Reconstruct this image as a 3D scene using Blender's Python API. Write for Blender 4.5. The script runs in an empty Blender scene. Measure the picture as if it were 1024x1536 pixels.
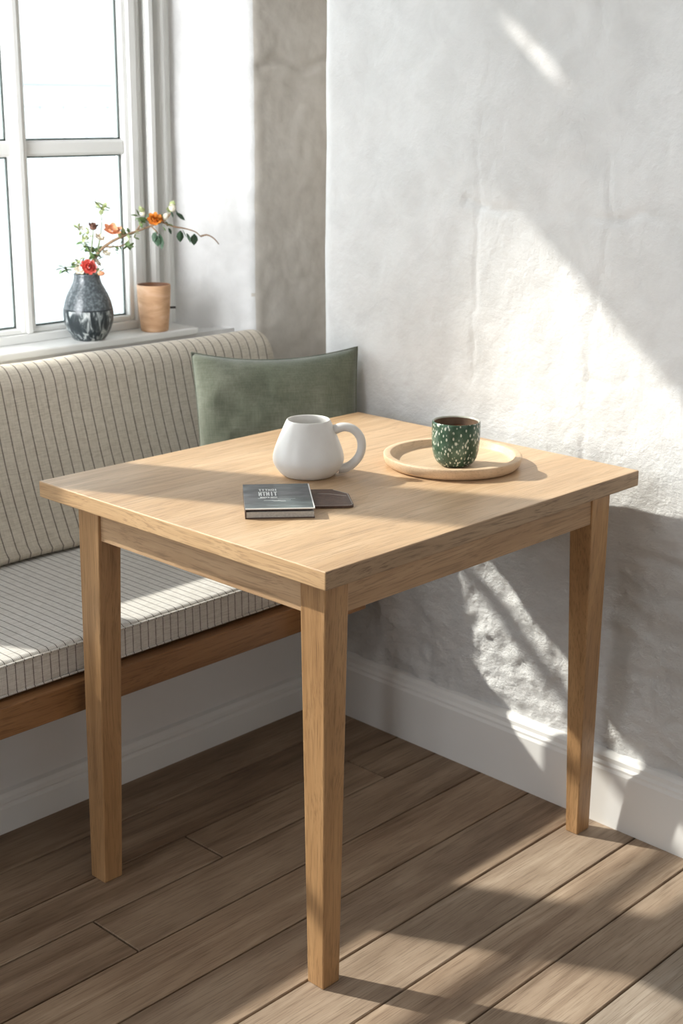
import bpy, bmesh, math, random
from mathutils import Vector, Matrix, noise
random.seed(7)
S = bpy.context.scene
COL = S.collection
R = math.radians

# ------------------------------------------------------------------ helpers
def link(name, me, mat=None, parent=None, smooth=False):
    me.name = name
    o = bpy.data.objects.new(name, me)
    COL.objects.link(o)
    if mat:
        me.materials.append(mat)
    if parent:
        o.parent = parent
    if smooth:
        for p in me.polygons:
            p.use_smooth = True
    return o

def from_bm(name, bm, mat=None, parent=None, smooth=False, bevel=0, segs=2, autosm=False):
    bmesh.ops.recalc_face_normals(bm, faces=bm.faces[:])
    me = bpy.data.meshes.new(name)
    bm.to_mesh(me); bm.free()
    o = link(name, me, mat, parent, smooth)
    if bevel:
        m = o.modifiers.new('bevel', 'BEVEL'); m.width = bevel; m.segments = segs
        m.limit_method = 'ANGLE'; m.angle_limit = R(35)
        m.harden_normals = False
    return o

def box(bm, x0, x1, y0, y1, z0, z1):
    v = [bm.verts.new((x, y, z)) for z in (z0, z1) for x, y in ((x0, y0), (x1, y0), (x1, y1), (x0, y1))]
    for f in ((0, 3, 2, 1), (4, 5, 6, 7), (0, 1, 5, 4), (1, 2, 6, 5), (2, 3, 7, 6), (3, 0, 4, 7)):
        bm.faces.new([v[i] for i in f])
    return v

def thing(name, label, cat, loc=(0, 0, 0), rotz=0, group=None):
    o = bpy.data.objects.new(name, None); COL.objects.link(o)
    o.location = loc; o.rotation_euler = (0, 0, rotz); o.empty_display_size = .05
    tag(o, label, cat, group)
    return o

def tag(o, label, cat, group=None):
    o['label'] = label; o['category'] = cat
    if group: o['group'] = group
    return o

def struct(o):
    o['kind'] = 'structure'
    return o

def lathe(bm, prof, n=64, closed=False):
    """prof: list of (r, z); revolves about Z."""
    rings = []
    for r, z in prof:
        if r < 1e-6:
            rings.append([bm.verts.new((0, 0, z))])
        else:
            rings.append([bm.verts.new((r * math.cos(2 * math.pi * i / n), r * math.sin(2 * math.pi * i / n), z)) for i in range(n)])
    for a, b in zip(rings, rings[1:]):
        for i in range(n):
            j = (i + 1) % n
            if len(a) == 1 and len(b) == 1: continue
            if len(a) == 1: bm.faces.new((a[0], b[i], b[j]))
            elif len(b) == 1: bm.faces.new((a[i], a[j], b[0]))
            else: bm.faces.new((a[i], a[j], b[j], b[i]))

def catmull(pts, k=6):
    out = []
    P = [Vector(p) for p in pts]
    P = [P[0] * 2 - P[1]] + P + [P[-1] * 2 - P[-2]]
    for i in range(1, len(P) - 2):
        for s in range(k):
            t = s / k
            a, b, c, d = P[i - 1], P[i], P[i + 1], P[i + 2]
            out.append(.5 * ((2 * b) + (c - a) * t + (2 * a - 5 * b + 4 * c - d) * t * t + (3 * b - a - 3 * c + d) * t ** 3))
    out.append(P[-2].copy())
    return out

def tube(bm, pts, radii, n=10, flat=1.0, up=Vector((0, 0, 1)), cap=True):
    rings = []
    m = len(pts)
    for i, p in enumerate(pts):
        t = (pts[min(i + 1, m - 1)] - pts[max(i - 1, 0)]).normalized()
        a = t.cross(up)
        if a.length < 1e-4: a = t.cross(Vector((1, 0, 0)))
        a.normalize(); b = a.cross(t).normalized()
        r = radii(i / (m - 1)) if callable(radii) else radii
        rings.append([bm.verts.new(p + a * (math.cos(2 * math.pi * k / n) * r * flat) + b * (math.sin(2 * math.pi * k / n) * r)) for k in range(n)])
    for a, b in zip(rings, rings[1:]):
        for k in range(n):
            bm.faces.new((a[k], a[(k + 1) % n], b[(k + 1) % n], b[k]))
    if cap:
        bm.faces.new(rings[0][::-1]); bm.faces.new(rings[-1])

# ------------------------------------------------------------------ materials
def newmat(name):
    m = bpy.data.materials.new(name); m.use_nodes = True
    nt = m.node_tree
    b = nt.nodes['Principled BSDF']
    return m, nt, b

def N(nt, typ, **kw):
    n = nt.nodes.new(typ)
    for k, v in kw.items():
        if k in n.inputs.keys(): n.inputs[k].default_value = v
        else: setattr(n, k, v)
    return n

def coords(nt, scale=(1, 1, 1), loc=(0, 0, 0), rot=(0, 0, 0)):
    tc = N(nt, 'ShaderNodeTexCoord')
    mp = N(nt, 'ShaderNodeMapping')
    mp.inputs['Scale'].default_value = scale
    mp.inputs['Location'].default_value = loc
    mp.inputs['Rotation'].default_value = rot
    nt.links.new(tc.outputs['Object'], mp.inputs['Vector'])
    return mp.outputs['Vector']

def ramp(nt, fac, stops):
    r = N(nt, 'ShaderNodeValToRGB')
    e = r.color_ramp.elements
    while len(e) < len(stops): e.new(.5)
    for el, (p, c) in zip(e, stops):
        el.position = p
        el.color = (*c, 1) if len(c) == 3 else c
    nt.links.new(fac, r.inputs['Fac'])
    return r.outputs['Color']

def mixc(nt, a, b, fac, mode='MIX'):
    m = N(nt, 'ShaderNodeMix', data_type='RGBA', blend_type=mode)
    for sock, v in ((m.inputs[0], fac), (m.inputs[6], a), (m.inputs[7], b)):
        if hasattr(v, 'links'): nt.links.new(v, sock)
        elif isinstance(v, (int, float)): sock.default_value = v
        else: sock.default_value = (*v, 1)
    return m.outputs[2]

def math_(nt, op, a, b=None, c=None):
    m = N(nt, 'ShaderNodeMath', operation=op)
    for i, v in enumerate((a, b, c)):
        if v is None: continue
        if hasattr(v, 'links'): nt.links.new(v, m.inputs[i])
        else: m.inputs[i].default_value = v
    return m.outputs[0]

def noise_n(nt, vec, scale, detail=4, rough=.55, dist=0):
    n = N(nt, 'ShaderNodeTexNoise')
    n.inputs['Scale'].default_value = scale; n.inputs['Detail'].default_value = detail
    n.inputs['Roughness'].default_value = rough; n.inputs['Distortion'].default_value = dist
    if vec is not None: nt.links.new(vec, n.inputs['Vector'])
    return n.outputs['Fac']

def bump(nt, bsdf, h, strength, dist=.001):
    b = N(nt, 'ShaderNodeBump')
    b.inputs['Strength'].default_value = strength; b.inputs['Distance'].default_value = dist
    nt.links.new(h, b.inputs['Height'])
    nt.links.new(b.outputs['Normal'], bsdf.inputs['Normal'])

def simple(name, col, rough=.5, metal=0, var=.0, scale=30, spec=.5):
    m, nt, b = newmat(name)
    b.inputs['Roughness'].default_value = rough; b.inputs['Metallic'].default_value = metal
    b.inputs['Specular IOR Level'].default_value = spec
    v = coords(nt)
    f = noise_n(nt, v, scale, 3)
    c2 = tuple(max(0, c * (1 - var)) for c in col)
    nt.links.new(ramp(nt, f, [(.3, c2), (.7, col)]), b.inputs['Base Color'])
    return m

def wood(name, axis, dark, mid, light, rough=.5, offset=(0, 0, 0), grain=1.0, figure=1.0, attr=None):
    """axis: grain direction 0/1/2"""
    m, nt, b = newmat(name)
    def sc(long, cross):
        s = [cross] * 3; s[axis] = long
        return tuple(s)
    base = coords(nt, (1, 1, 1), offset)
    warp = noise_n(nt, coords(nt, sc(1.2, 5), offset), 1.0, 3, .5)
    wv = N(nt, 'ShaderNodeVectorMath', operation='SCALE'); wv.inputs['Scale'].default_value = .09
    cmb = N(nt, 'ShaderNodeCombineXYZ')
    for i in range(3):
        if i != axis: nt.links.new(warp, cmb.inputs[i])
    nt.links.new(cmb.outputs[0], wv.inputs[0])
    ad = N(nt, 'ShaderNodeVectorMath', operation='ADD')
    nt.links.new(base, ad.inputs[0]); nt.links.new(wv.outputs[0], ad.inputs[1])
    mp = N(nt, 'ShaderNodeMapping'); mp.inputs['Scale'].default_value = sc(2.2, 34)
    nt.links.new(ad.outputs[0], mp.inputs['Vector'])
    fig = noise_n(nt, mp.outputs[0], 1.0, 5, .6)                       # broad figure
    mp2 = N(nt, 'ShaderNodeMapping'); mp2.inputs['Scale'].default_value = sc(9, 420)
    nt.links.new(ad.outputs[0], mp2.inputs['Vector'])
    fine = noise_n(nt, mp2.outputs[0], 1.0, 3, .6)                     # pores
    big = noise_n(nt, coords(nt, sc(1.3, 5), tuple(o + 3 for o in offset)), 1.0, 2, .5)
    c = ramp(nt, fig, [(.30, dark), (.47, mid), (.68, light)])
    c = mixc(nt, c, mid, .35 if figure < 1 else .12)
    c = mixc(nt, c, ramp(nt, big, [(.35, tuple(x * .86 for x in mid)), (.65, tuple(min(1, x * 1.12) for x in light))]), .4)
    pores = ramp(nt, fine, [(.36, tuple(x * .5 for x in dark)), (.5, (1, 1, 1))])
    c = mixc(nt, c, pores, .33 * grain, 'MULTIPLY')
    if attr:
        a = N(nt, 'ShaderNodeAttribute', attribute_name=attr)
        c = mixc(nt, c, a.outputs['Color'], 1.0, 'MULTIPLY')
    nt.links.new(c, b.inputs['Base Color'])
    b.inputs['Roughness'].default_value = rough
    h = math_(nt, 'ADD', math_(nt, 'MULTIPLY', fine, .7), math_(nt, 'MULTIPLY', fig, .5))
    bump(nt, b, h, .25 * grain, .0012)
    return m

OAK_D, OAK_M, OAK_L = (.27, .15, .07), (.43, .265, .14), (.58, .39, .23)
oak_x = wood('oak_grain_x', 0, OAK_D, OAK_M, OAK_L, .48)
oak_y = wood('oak_grain_y', 1, OAK_D, OAK_M, OAK_L, .48, (3, 1, 2))
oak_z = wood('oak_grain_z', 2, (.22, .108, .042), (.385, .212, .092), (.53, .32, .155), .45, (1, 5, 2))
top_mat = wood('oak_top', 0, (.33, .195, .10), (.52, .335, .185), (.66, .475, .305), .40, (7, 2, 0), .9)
bench_wood = wood('bench_oak', 0, (.17, .078, .03), (.29, .14, .055), (.40, .21, .09), .42, (2, 8, 3))
tray_wood = wood('tray_wood', 0, (.50, .33, .19), (.65, .46, .29), (.76, .58, .40), .5, (4, 4, 1), .6)

def plaster(name, c0, c1, bstr=.5, rough_low=False):
    m, nt, b = newmat(name)
    v = coords(nt)
    big = noise_n(nt, v, 3.0, 5, .6)
    fine = noise_n(nt, v, 70, 6, .65)
    mid = noise_n(nt, v, 14, 5, .6, .4)
    c = ramp(nt, big, [(.3, c0), (.7, c1)])
    c = mixc(nt, c, ramp(nt, mid, [(.35, tuple(x * .9 for x in c0)), (.6, (1, 1, 1))]), .22, 'MULTIPLY')
    nt.links.new(c, b.inputs['Base Color'])
    b.inputs['Roughness'].default_value = .92
    b.inputs['Specular IOR Level'].default_value = .2
    h = math_(nt, 'ADD', math_(nt, 'MULTIPLY', mid, .8), math_(nt, 'MULTIPLY', fine, .4))
    if rough_low:
        tc = N(nt, 'ShaderNodeTexCoord'); sx = N(nt, 'ShaderNodeSeparateXYZ'); nt.links.new(tc.outputs['Object'], sx.inputs[0])
        k = N(nt, 'ShaderNodeMapRange'); k.inputs['From Min'].default_value = .85; k.inputs['From Max'].default_value = .5
        nt.links.new(sx.outputs[2], k.inputs['Value'])
        g = noise_n(nt, coords(nt, (1, 1, 1.6)), 38, 8, .7, .3)
        pit = noise_n(nt, v, 150, 3, .6)
        h2 = math_(nt, 'ADD', math_(nt, 'MULTIPLY', g, 2.6), math_(nt, 'MULTIPLY', pit, .5))
        h = math_(nt, 'ADD', h, math_(nt, 'MULTIPLY', h2, k.outputs[0]))
        pits = N(nt, 'ShaderNodeTexVoronoi', feature='F1'); pits.inputs['Scale'].default_value = 26
        nt.links.new(v, pits.inputs['Vector'])
        h = math_(nt, 'SUBTRACT', h, math_(nt, 'MULTIPLY', math_(nt, 'LESS_THAN', pits.outputs['Distance'], .07), .12))
    bump(nt, b, h, bstr, .005)
    return m
wall_mat = plaster('lime_plaster', (.73, .725, .715), (.81, .806, .80), .75, True)
pier_mat = plaster('shaded_plaster', (.58, .54, .485), (.68, .64, .585), .4)  # same plaster made darker: the pier's shade is put into the colour
paint_white = simple('white_paint', (.80, .79, .77), .45, var=.03, scale=8)
panel_white = simple('panel_paint', (.74, .72, .70), .5, var=.04, scale=5)
frame_white = simple('window_paint', (.80, .80, .775), .4, var=.03, scale=9)

def floor_material():
    m, nt, b = newmat('floor_boards')
    at = N(nt, 'ShaderNodeAttribute', attribute_name='board')
    sep = N(nt, 'ShaderNodeSeparateColor'); nt.links.new(at.outputs['Color'], sep.inputs[0])
    rnd, tone, tone2 = sep.outputs[0], sep.outputs[1], sep.outputs[2]
    off = N(nt, 'ShaderNodeCombineXYZ')
    nt.links.new(math_(nt, 'MULTIPLY', rnd, 9.0), off.inputs[0]); nt.links.new(math_(nt, 'MULTIPLY', rnd, 5.0), off.inputs[1])
    tc = N(nt, 'ShaderNodeTexCoord')
    ad = N(nt, 'ShaderNodeVectorMath', operation='ADD')
    nt.links.new(tc.outputs['Object'], ad.inputs[0]); nt.links.new(off.outputs[0], ad.inputs[1])
    def mp(s):
        q = N(nt, 'ShaderNodeMapping'); q.inputs['Scale'].default_value = s
        nt.links.new(ad.outputs[0], q.inputs['Vector']); return q.outputs[0]
    fig = noise_n(nt, mp((1.5, 20, 1)), 1.0, 8, .62, 1.2)
    fine = noise_n(nt, mp((12, 330, 1)), 1.0, 3, .6)
    blot = noise_n(nt, mp((3.5, 6, 1)), 1.0, 4, .6)
    c = ramp(nt, fig, [(.26, (.22, .135, .08)), (.48, (.38, .265, .175)), (.74, (.54, .40, .275))])
    grey = ramp(nt, fig, [(.26, (.28, .215, .165)), (.5, (.46, .375, .295)), (.74, (.60, .51, .42))])
    c = mixc(nt, c, grey, tone)
    c = mixc(nt, c, ramp(nt, blot, [(.3, (.62, .58, .55)), (.62, (1, 1, 1))]), .75, 'MULTIPLY')
    c = mixc(nt, c, ramp(nt, fine, [(.34, (.42, .38, .35)), (.5, (1, 1, 1))]), .5, 'MULTIPLY')
    # knots
    kn = N(nt, 'ShaderNodeTexVoronoi', feature='F1'); kn.inputs['Scale'].default_value = 1.0
    nt.links.new(mp((2.1, 5.2, .01)), kn.inputs['Vector'])
    kf = ramp(nt, kn.outputs['Distance'], [(.025, (.25, .2, .17)), (.075, (1, 1, 1))])
    c = mixc(nt, c, kf, .75, 'MULTIPLY')
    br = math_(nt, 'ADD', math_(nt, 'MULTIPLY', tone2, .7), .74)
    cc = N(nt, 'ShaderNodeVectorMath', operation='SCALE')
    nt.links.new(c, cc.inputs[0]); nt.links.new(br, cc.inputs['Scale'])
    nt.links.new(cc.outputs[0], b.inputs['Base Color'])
    b.inputs['Roughness'].default_value = .62
    b.inputs['Specular IOR Level'].default_value = .35
    h = math_(nt, 'ADD', math_(nt, 'MULTIPLY', fine, .8), math_(nt, 'MULTIPLY', fig, .6))
    bump(nt, b, h, .4, .0015)
    return m
floor_mat = floor_material()
gap_mat = simple('dark_gap', (.03, .018, .012), .9)

def fabric(name, base, base2, line, pitch, lw, line2=None, weave=900, minor=0.0, slub=.25, cross=0.0):
    """pinstripes running along local Y/Z, spaced along local X"""
    m, nt, b = newmat(name)
    tc = N(nt, 'ShaderNodeTexCoord')
    sx = N(nt, 'ShaderNodeSeparateXYZ'); nt.links.new(tc.outputs['Object'], sx.inputs[0])
    wob = noise_n(nt, coords(nt, (3, 3, 3)), 1.0, 2)
    x = math_(nt, 'ADD', sx.outputs[0], math_(nt, 'MULTIPLY', wob, .006))
    fr = math_(nt, 'FRACT', math_(nt, 'DIVIDE', x, pitch))
    d = math_(nt, 'ABSOLUTE', math_(nt, 'SUBTRACT', fr, .5))
    brk = noise_n(nt, coords(nt, (60, 160, 160)), 1.0, 2)
    thr = math_(nt, 'MULTIPLY', math_(nt, 'ADD', brk, .45), lw / pitch)
    s1 = math_(nt, 'LESS_THAN', d, thr)
    yz = math_(nt, 'ADD', sx.outputs[1], sx.outputs[2])
    fib = noise_n(nt, coords(nt, (500, 40, 40)), 1.0, 3, .6)
    fib2 = noise_n(nt, coords(nt, (40, 500, 500)), 1.0, 3, .6)
    c = mixc(nt, base, base2, ramp(nt, fib, [(.4, (0, 0, 0)), (.6, (1, 1, 1))]))
    c = mixc(nt, c, ramp(nt, fib2, [(.38, tuple(v * .72 for v in base)), (.55, (1, 1, 1))]), slub, 'MULTIPLY')
    if minor:
        fr2 = math_(nt, 'FRACT', math_(nt, 'DIVIDE', x, pitch / 5))
        d2 = math_(nt, 'ABSOLUTE', math_(nt, 'SUBTRACT', fr2, .5))
        s2 = math_(nt, 'MULTIPLY', math_(nt, 'LESS_THAN', d2, .17), minor)
        c = mixc(nt, c, line2 or line, s2)
    if cross:
        cr = math_(nt, 'LESS_THAN', math_(nt, 'ABSOLUTE', math_(nt, 'SUBTRACT', math_(nt, 'FRACT', math_(nt, 'DIVIDE', yz, .0035)), .5)), .14)
        c = mixc(nt, c, line2 or line, math_(nt, 'MULTIPLY', cr, cross))
    c = mixc(nt, c, line, math_(nt, 'MULTIPLY', s1, .85))
    nt.links.new(c, b.inputs['Base Color'])
    b.inputs['Roughness'].default_value = .95; b.inputs['Specular IOR Level'].default_value = .1
    b.inputs['Sheen Weight'].default_value = .15
    h = math_(nt, 'ADD', fib, fib2)
    bump(nt, b, h, .55, .0015)
    return m
back_fab = fabric('striped_linen', (.62, .56, .465), (.70, .64, .54), (.12, .095, .075), .0275, .0015, slub=.3)
seat_fab = fabric('seat_stripe', (.74, .715, .67), (.80, .78, .745), (.15, .13, .115), .0185, .0012, (.34, .30, .26), minor=.22, slub=.4, cross=.10)

def pillow_material():
    m, nt, b = newmat('green_linen')
    n1 = noise_n(nt, coords(nt, (9, 9, 9)), 1.0, 6, .68)
    h1 = noise_n(nt, coords(nt, (25, 25, 420)), 1.0, 3, .6)
    h2 = noise_n(nt, coords(nt, (420, 420, 25)), 1.0, 3, .6)
    c = ramp(nt, n1, [(.3, (.13, .145, .105)), (.5, (.19, .205, .155)), (.72, (.29, .305, .245))])
    w = math_(nt, 'MULTIPLY', math_(nt, 'ADD', h1, h2), .5)
    c = mixc(nt, c, ramp(nt, w, [(.4, (.62, .64, .6)), (.6, (1.0, 1.0, 1.0))]), .55, 'MULTIPLY')
    nt.links.new(c, b.inputs['Base Color'])
    b.inputs['Roughness'].default_value = .95; b.inputs['Specular IOR Level'].default_value = .1
    b.inputs['Sheen Weight'].default_value = .3; b.inputs['Sheen Roughness'].default_value = .5
    bump(nt, b, math_(nt, 'ADD', w, math_(nt, 'MULTIPLY', n1, .3)), .6, .002)
    return m
pillow_mat = pillow_material()

def speckle_mat():
    m, nt, b = newmat('speckled_green_glaze')
    v = coords(nt, (1, 1, .55))
    n1 = noise_n(nt, v, 45, 4)
    c = ramp(nt, n1, [(.3, (.02, .05, .032)), (.55, (.055, .11, .07)), (.75, (.13, .20, .15))])
    vo = N(nt, 'ShaderNodeTexVoronoi', feature='F1'); vo.inputs['Scale'].default_value = 210; vo.inputs['Randomness'].default_value = 1
    nt.links.new(v, vo.inputs['Vector'])
    sp = ramp(nt, vo.outputs['Distance'], [(.26, (1, 1, 1)), (.40, (0, 0, 0))])
    g = noise_n(nt, v, 110, 3)
    gate = ramp(nt, g, [(.36, (0, 0, 0)), (.48, (1, 1, 1))])
    f = mixc(nt, sp, gate, 1.0, 'MULTIPLY')
    c = mixc(nt, c, (.62, .66, .56), f)
    nt.links.new(c, b.inputs['Base Color'])
    b.inputs['Roughness'].default_value = .22
    return m
speckle = speckle_mat()
mug_mat, _nt, _b = newmat('white_glaze')
nn = noise_n(_nt, coords(_nt), 20, 3)
_nt.links.new(ramp(_nt, nn, [(.3, (.73, .71, .685)), (.7, (.78, .765, .74))]), _b.inputs['Base Color'])
_b.inputs['Roughness'].default_value = .32

def vase_material():
    m, nt, b = newmat('vase_glaze')
    tc = N(nt, 'ShaderNodeTexCoord'); sx = N(nt, 'ShaderNodeSeparateXYZ'); nt.links.new(tc.outputs['Object'], sx.inputs[0])
    up = noise_n(nt, coords(nt, (1, 1, 1)), 160, 4, .7)
    upc = ramp(nt, up, [(.35, (.04, .05, .055)), (.52, (.085, .10, .11)), (.72, (.22, .25, .26))])
    st = noise_n(nt, coords(nt, (75, 75, 26)), 1.0, 3, .55, .8)
    loc = ramp(nt, st, [(.42, (.02, .028, .033)), (.52, (.06, .075, .08)), (.60, (.34, .37, .37)), (.70, (.55, .57, .56))])
    jit = math_(nt, 'MULTIPLY', noise_n(nt, coords(nt), 35, 2), .008)
    lim = math_(nt, 'LESS_THAN', math_(nt, 'ADD', sx.outputs[2], jit), .0775)
    low = math_(nt, 'LESS_THAN', sx.outputs[2], .012)
    c = mixc(nt, upc, loc, lim)
    ring = math_(nt, 'LESS_THAN', math_(nt, 'ABSOLUTE', math_(nt, 'SUBTRACT', sx.outputs[2], .073)), .0016)
    c = mixc(nt, c, (.02, .025, .03), ring)
    nt.links.new(c, b.inputs['Base Color'])
    b.inputs['Roughness'].default_value = .3
    return m
vase_mat = vase_material()

def terracotta_mat():
    m, nt, b = newmat('terracotta')
    n1 = noise_n(nt, coords(nt, (10, 10, 34), rot=(.35, .2, 0)), 1.0, 4, .6, .6)
    c = ramp(nt, n1, [(.3, (.50, .27, .14)), (.5, (.66, .40, .23)), (.7, (.80, .56, .38))])
    nt.links.new(c, b.inputs['Base Color']); b.inputs['Roughness'].default_value = .7
    bump(nt, b, n1, .2, .002)
    return m
terra = terracotta_mat()

# ------------------------------------------------------------------ layout constants (metres)
WX, YB = .885, 1.34                 # right wall face, window-wall face
def wall_x(y):                      # the right wall is a touch out of square
    return .868 + .020 * (y + .135) / .9
CEIL = 2.55
XL, YF = -2.9, -2.9

# ------------------------------------------------------------------ floor
seams = [.91, .748, .612, .498, .368, .238, .105, -.025, -.155, -.284]
y = -.284
while y > YF:
    y -= random.uniform(.125, .14); seams.append(max(y, YF))
joints = {2: [-.96], 1: [.43, -1.3], 3: [.235, -.07, -1.4], 2: [.70, -.9], 0: [-.6], 4: [-1.5], 5: [-1.0], 6: [-1.8, ], 7: [-1.2], 8: [-1.6]}
joints[2] = [.697, .234, -1.2]; joints[3] = [.697, -.072, -1.2]
joints = {0: [-.4], 1: [-.9], 2: [.697, .234, -1.1], 3: [-.072, -1.5], 4: [-1.0], 5: [-1.7], 6: [-.95], 7: [-.04, -1.9], 8: [-1.3]}
bm = bmesh.new()
cl = bm.loops.layers.color.new('board')
def board(x0, x1, y0, y1, tone, br):
    g = .0019
    v = []
    x0 += g; x1 -= g; y0 += g; y1 -= g
    e = .0014
    for (dx, z) in ((0, -.02), (0, -e), (e, 0)):
        v.append([bm.verts.new(p) for p in ((x0 + dx, y0 + dx, z), (x1 - dx, y0 + dx, z), (x1 - dx, y1 - dx, z), (x0 + dx, y1 - dx, z))])
    fs = [bm.faces.new(v[2])]
    for a, b2 in zip(v, v[1:]):
        for i in range(4):
            fs.append(bm.faces.new((a[i], a[(i + 1) % 4], b2[(i + 1) % 4], b2[i])))
    c = (random.random(), tone, br, 1)
    for f in fs:
        for l in f.loops: l[cl] = c
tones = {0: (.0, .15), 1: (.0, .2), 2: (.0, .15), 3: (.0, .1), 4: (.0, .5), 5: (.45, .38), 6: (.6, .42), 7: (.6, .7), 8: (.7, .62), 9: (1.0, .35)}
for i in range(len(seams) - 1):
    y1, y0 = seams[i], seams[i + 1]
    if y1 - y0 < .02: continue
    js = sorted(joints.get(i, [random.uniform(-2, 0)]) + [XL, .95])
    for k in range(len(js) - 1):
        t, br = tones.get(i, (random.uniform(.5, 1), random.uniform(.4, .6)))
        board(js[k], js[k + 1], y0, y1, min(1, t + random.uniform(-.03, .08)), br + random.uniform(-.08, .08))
fl = from_bm('floor', bm, floor_mat)
fl.data.materials.append(gap_mat)
struct(fl)
bm = bmesh.new(); box(bm, XL - .2, 1.6, YF - .2, 1.6, -.06, -.0195)
sub = struct(from_bm('floor_underlay', bm, gap_mat))
sub.name = 'trim_1'

# ------------------------------------------------------------------ right wall (rough plaster over stone)
cracks = [
    ([(.447, 1.80), (.447, 1.575), (.429, 1.502), (.43, 1.442), (.448, 1.393), (.44, 1.217), (.446, .967), (.451, .70)], .0022, .005),
    ([(.18, 1.80), (.182, 1.564), (.165, 1.463), (.142, 1.394), (.138, 1.208), (.159, .998), (.165, .845), (.163, .60)], .0035, .006),
    ([(.476, 1.196), (.409, 1.19), (.282, 1.192), (.163, 1.188), (-.009, 1.198), (-.3, 1.19)], .0075, .006),
    ([(.156, .885), (.083, .892), (-.035, .897), (-.3, .90)], .008, .007),
    ([(.732, 1.447), (.624, 1.45), (.555, 1.461)], .0015, .004),
    ([(.40, .60), (.25, .585), (.151, .595), (.096, .567), (.029, .560), (-.063, .564), (-.3, .55)], .009, .010),
    ([(.14, .53), (.05, .505), (-.08, .50), (-.3, .49)], .006, .008),
    ([(.62, .42), (.45, .36), (.30, .345), (.15, .32), (-.1, .335)], .005, .010),
]
def seg_d(p, a, b2):
    ax, ay = a; bx, by = b2
    vx, vy = bx - ax, by - ay
    L = vx * vx + vy * vy
    t = max(0, min(1, ((p[0] - ax) * vx + (p[1] - ay) * vy) / L))
    return math.hypot(p[0] - ax - t * vx, p[1] - ay - t * vy)
def sstep(a, b2, x):
    t = max(0, min(1, (x - a) / (b2 - a))); return t * t * (3 - 2 * t)
def wall_disp(y, z):
    rough = 1 - sstep(.45, .78, z)
    edge = sstep(.885, .80, y) if False else 1
    p = Vector((y, z, .3))
    d = noise.fractal(p * 3, 1, 2, 4) * .006
    d += noise.fractal(p * 11, .8, 2, 4) * (.0016 + .004 * rough)
    if rough > .01:
        r1 = noise.ridged_multi_fractal(Vector((y * 9, z * 15, .8)), .8, 2.1, 5, .9, 2)
        d += (r1 - 1.1) * .0065 * rough
        d += noise.fractal(p * 60, .7, 2, 3) * .0016 * rough
    else:
        d += noise.fractal(p * 34, .8, 2, 3) * .0005
    jx = noise.fractal(Vector((y * 12, z * 12, 5)), .8, 2, 4) * .012
    jy = noise.fractal(Vector((y * 12, z * 12, 9)), .8, 2, 4) * .012
    for pts, dep, w in cracks:
        mn = 9
        for a, b2 in zip(pts, pts[1:]):
            if min(a[0], b2[0]) - .06 < y < max(a[0], b2[0]) + .06 and min(a[1], b2[1]) - .06 < z < max(a[1], b2[1]) + .06:
                mn = min(mn, seg_d((y + jx, z + jy), a, b2))
        if mn < .06:
            st = .5 + .8 * abs(noise.noise(Vector((y * 9, z * 9, 2))))
            st = max(0, .25 + 1.6 * noise.noise(Vector((y * 6, z * 6, 2)))) + .15
            d -= dep * .8 * st * math.exp(-(mn / w) ** 2)
    return d
def frange(a, b2, s):
    n = max(1, round((b2 - a) / s)); return [a + (b2 - a) * i / n for i in range(n)]
ys = frange(YF, -.5, .08) + frange(-.5, .853, .0055) + [.853 + .04 * math.sin(R(9 * i)) for i in range(11)]
zs = frange(0, .62, .0055) + frange(.62, 1.8, .0075) + frange(1.8, CEIL, .05) + [CEIL]
me = bpy.data.meshes.new('wall_right')
V = []; F = []
ny, nz = len(ys), len(zs)
for y in ys:
    for z in zs:
        e_ = max(0, (y - .853) / .04)
        V.append((wall_x(y) - wall_disp(y, z) * (1 - e_ * .5) + .032 * (1 - math.sqrt(max(0, 1 - e_ * e_))), y, z))
for i in range(ny - 1):
    for j in range(nz - 1):
        a = i * nz + j
        F.append((a, a + 1, a + nz + 1, a + nz))
# body: end face and back so it is a solid wall
b0 = len(V)
for y, x in ((YF, 1.5), (.893, 1.5)):
    for z in (0, CEIL): V.append((x, y, z))
last = (ny - 1) * nz
F.append(tuple([last + j for j in range(nz)] + [b0 + 3, b0 + 2]))
F.append((b0, b0 + 1, b0 + 3, b0 + 2))
me.from_pydata(V, [], F); me.validate(); me.update()
wr = struct(link('wall_right', me, wall_mat, smooth=True))
for p in wr.data.polygons[-2:]: p.use_smooth = False

# ------------------------------------------------------------------ window wall : pier, splayed reveal, apron, lintel
HEAD = 2.20
WINX0, WINX1 = -.62, .965           # frame outer edges at y=1.48
prof = [(1.45, 1.34), (1.36, 1.34), (1.3, 1.34), (1.25, 1.34), (1.2, 1.34), (1.16, 1.34), (1.13, 1.34), (1.115, 1.342), (1.105, 1.348), (1.098, 1.357), (1.088, 1.372),
        (1.07, 1.39), (1.05, 1.41), (1.03, 1.432), (1.01, 1.453), (.985, 1.475), (.96, 1.50), (.96, 1.53)]
pr2 = []
for a, b2 in zip(prof, prof[1:]):
    n = max(1, int(math.dist(a, b2) / .008))
    for k in range(n): pr2.append((a[0] + (b2[0] - a[0]) * k / n, a[1] + (b2[1] - a[1]) * k / n))
pr2.append(prof[-1])
zs2 = frange(.60, 1.75, .009) + frange(1.75, CEIL, .04) + [CEIL]
V = []; F = []
nz = len(zs2)
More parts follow.
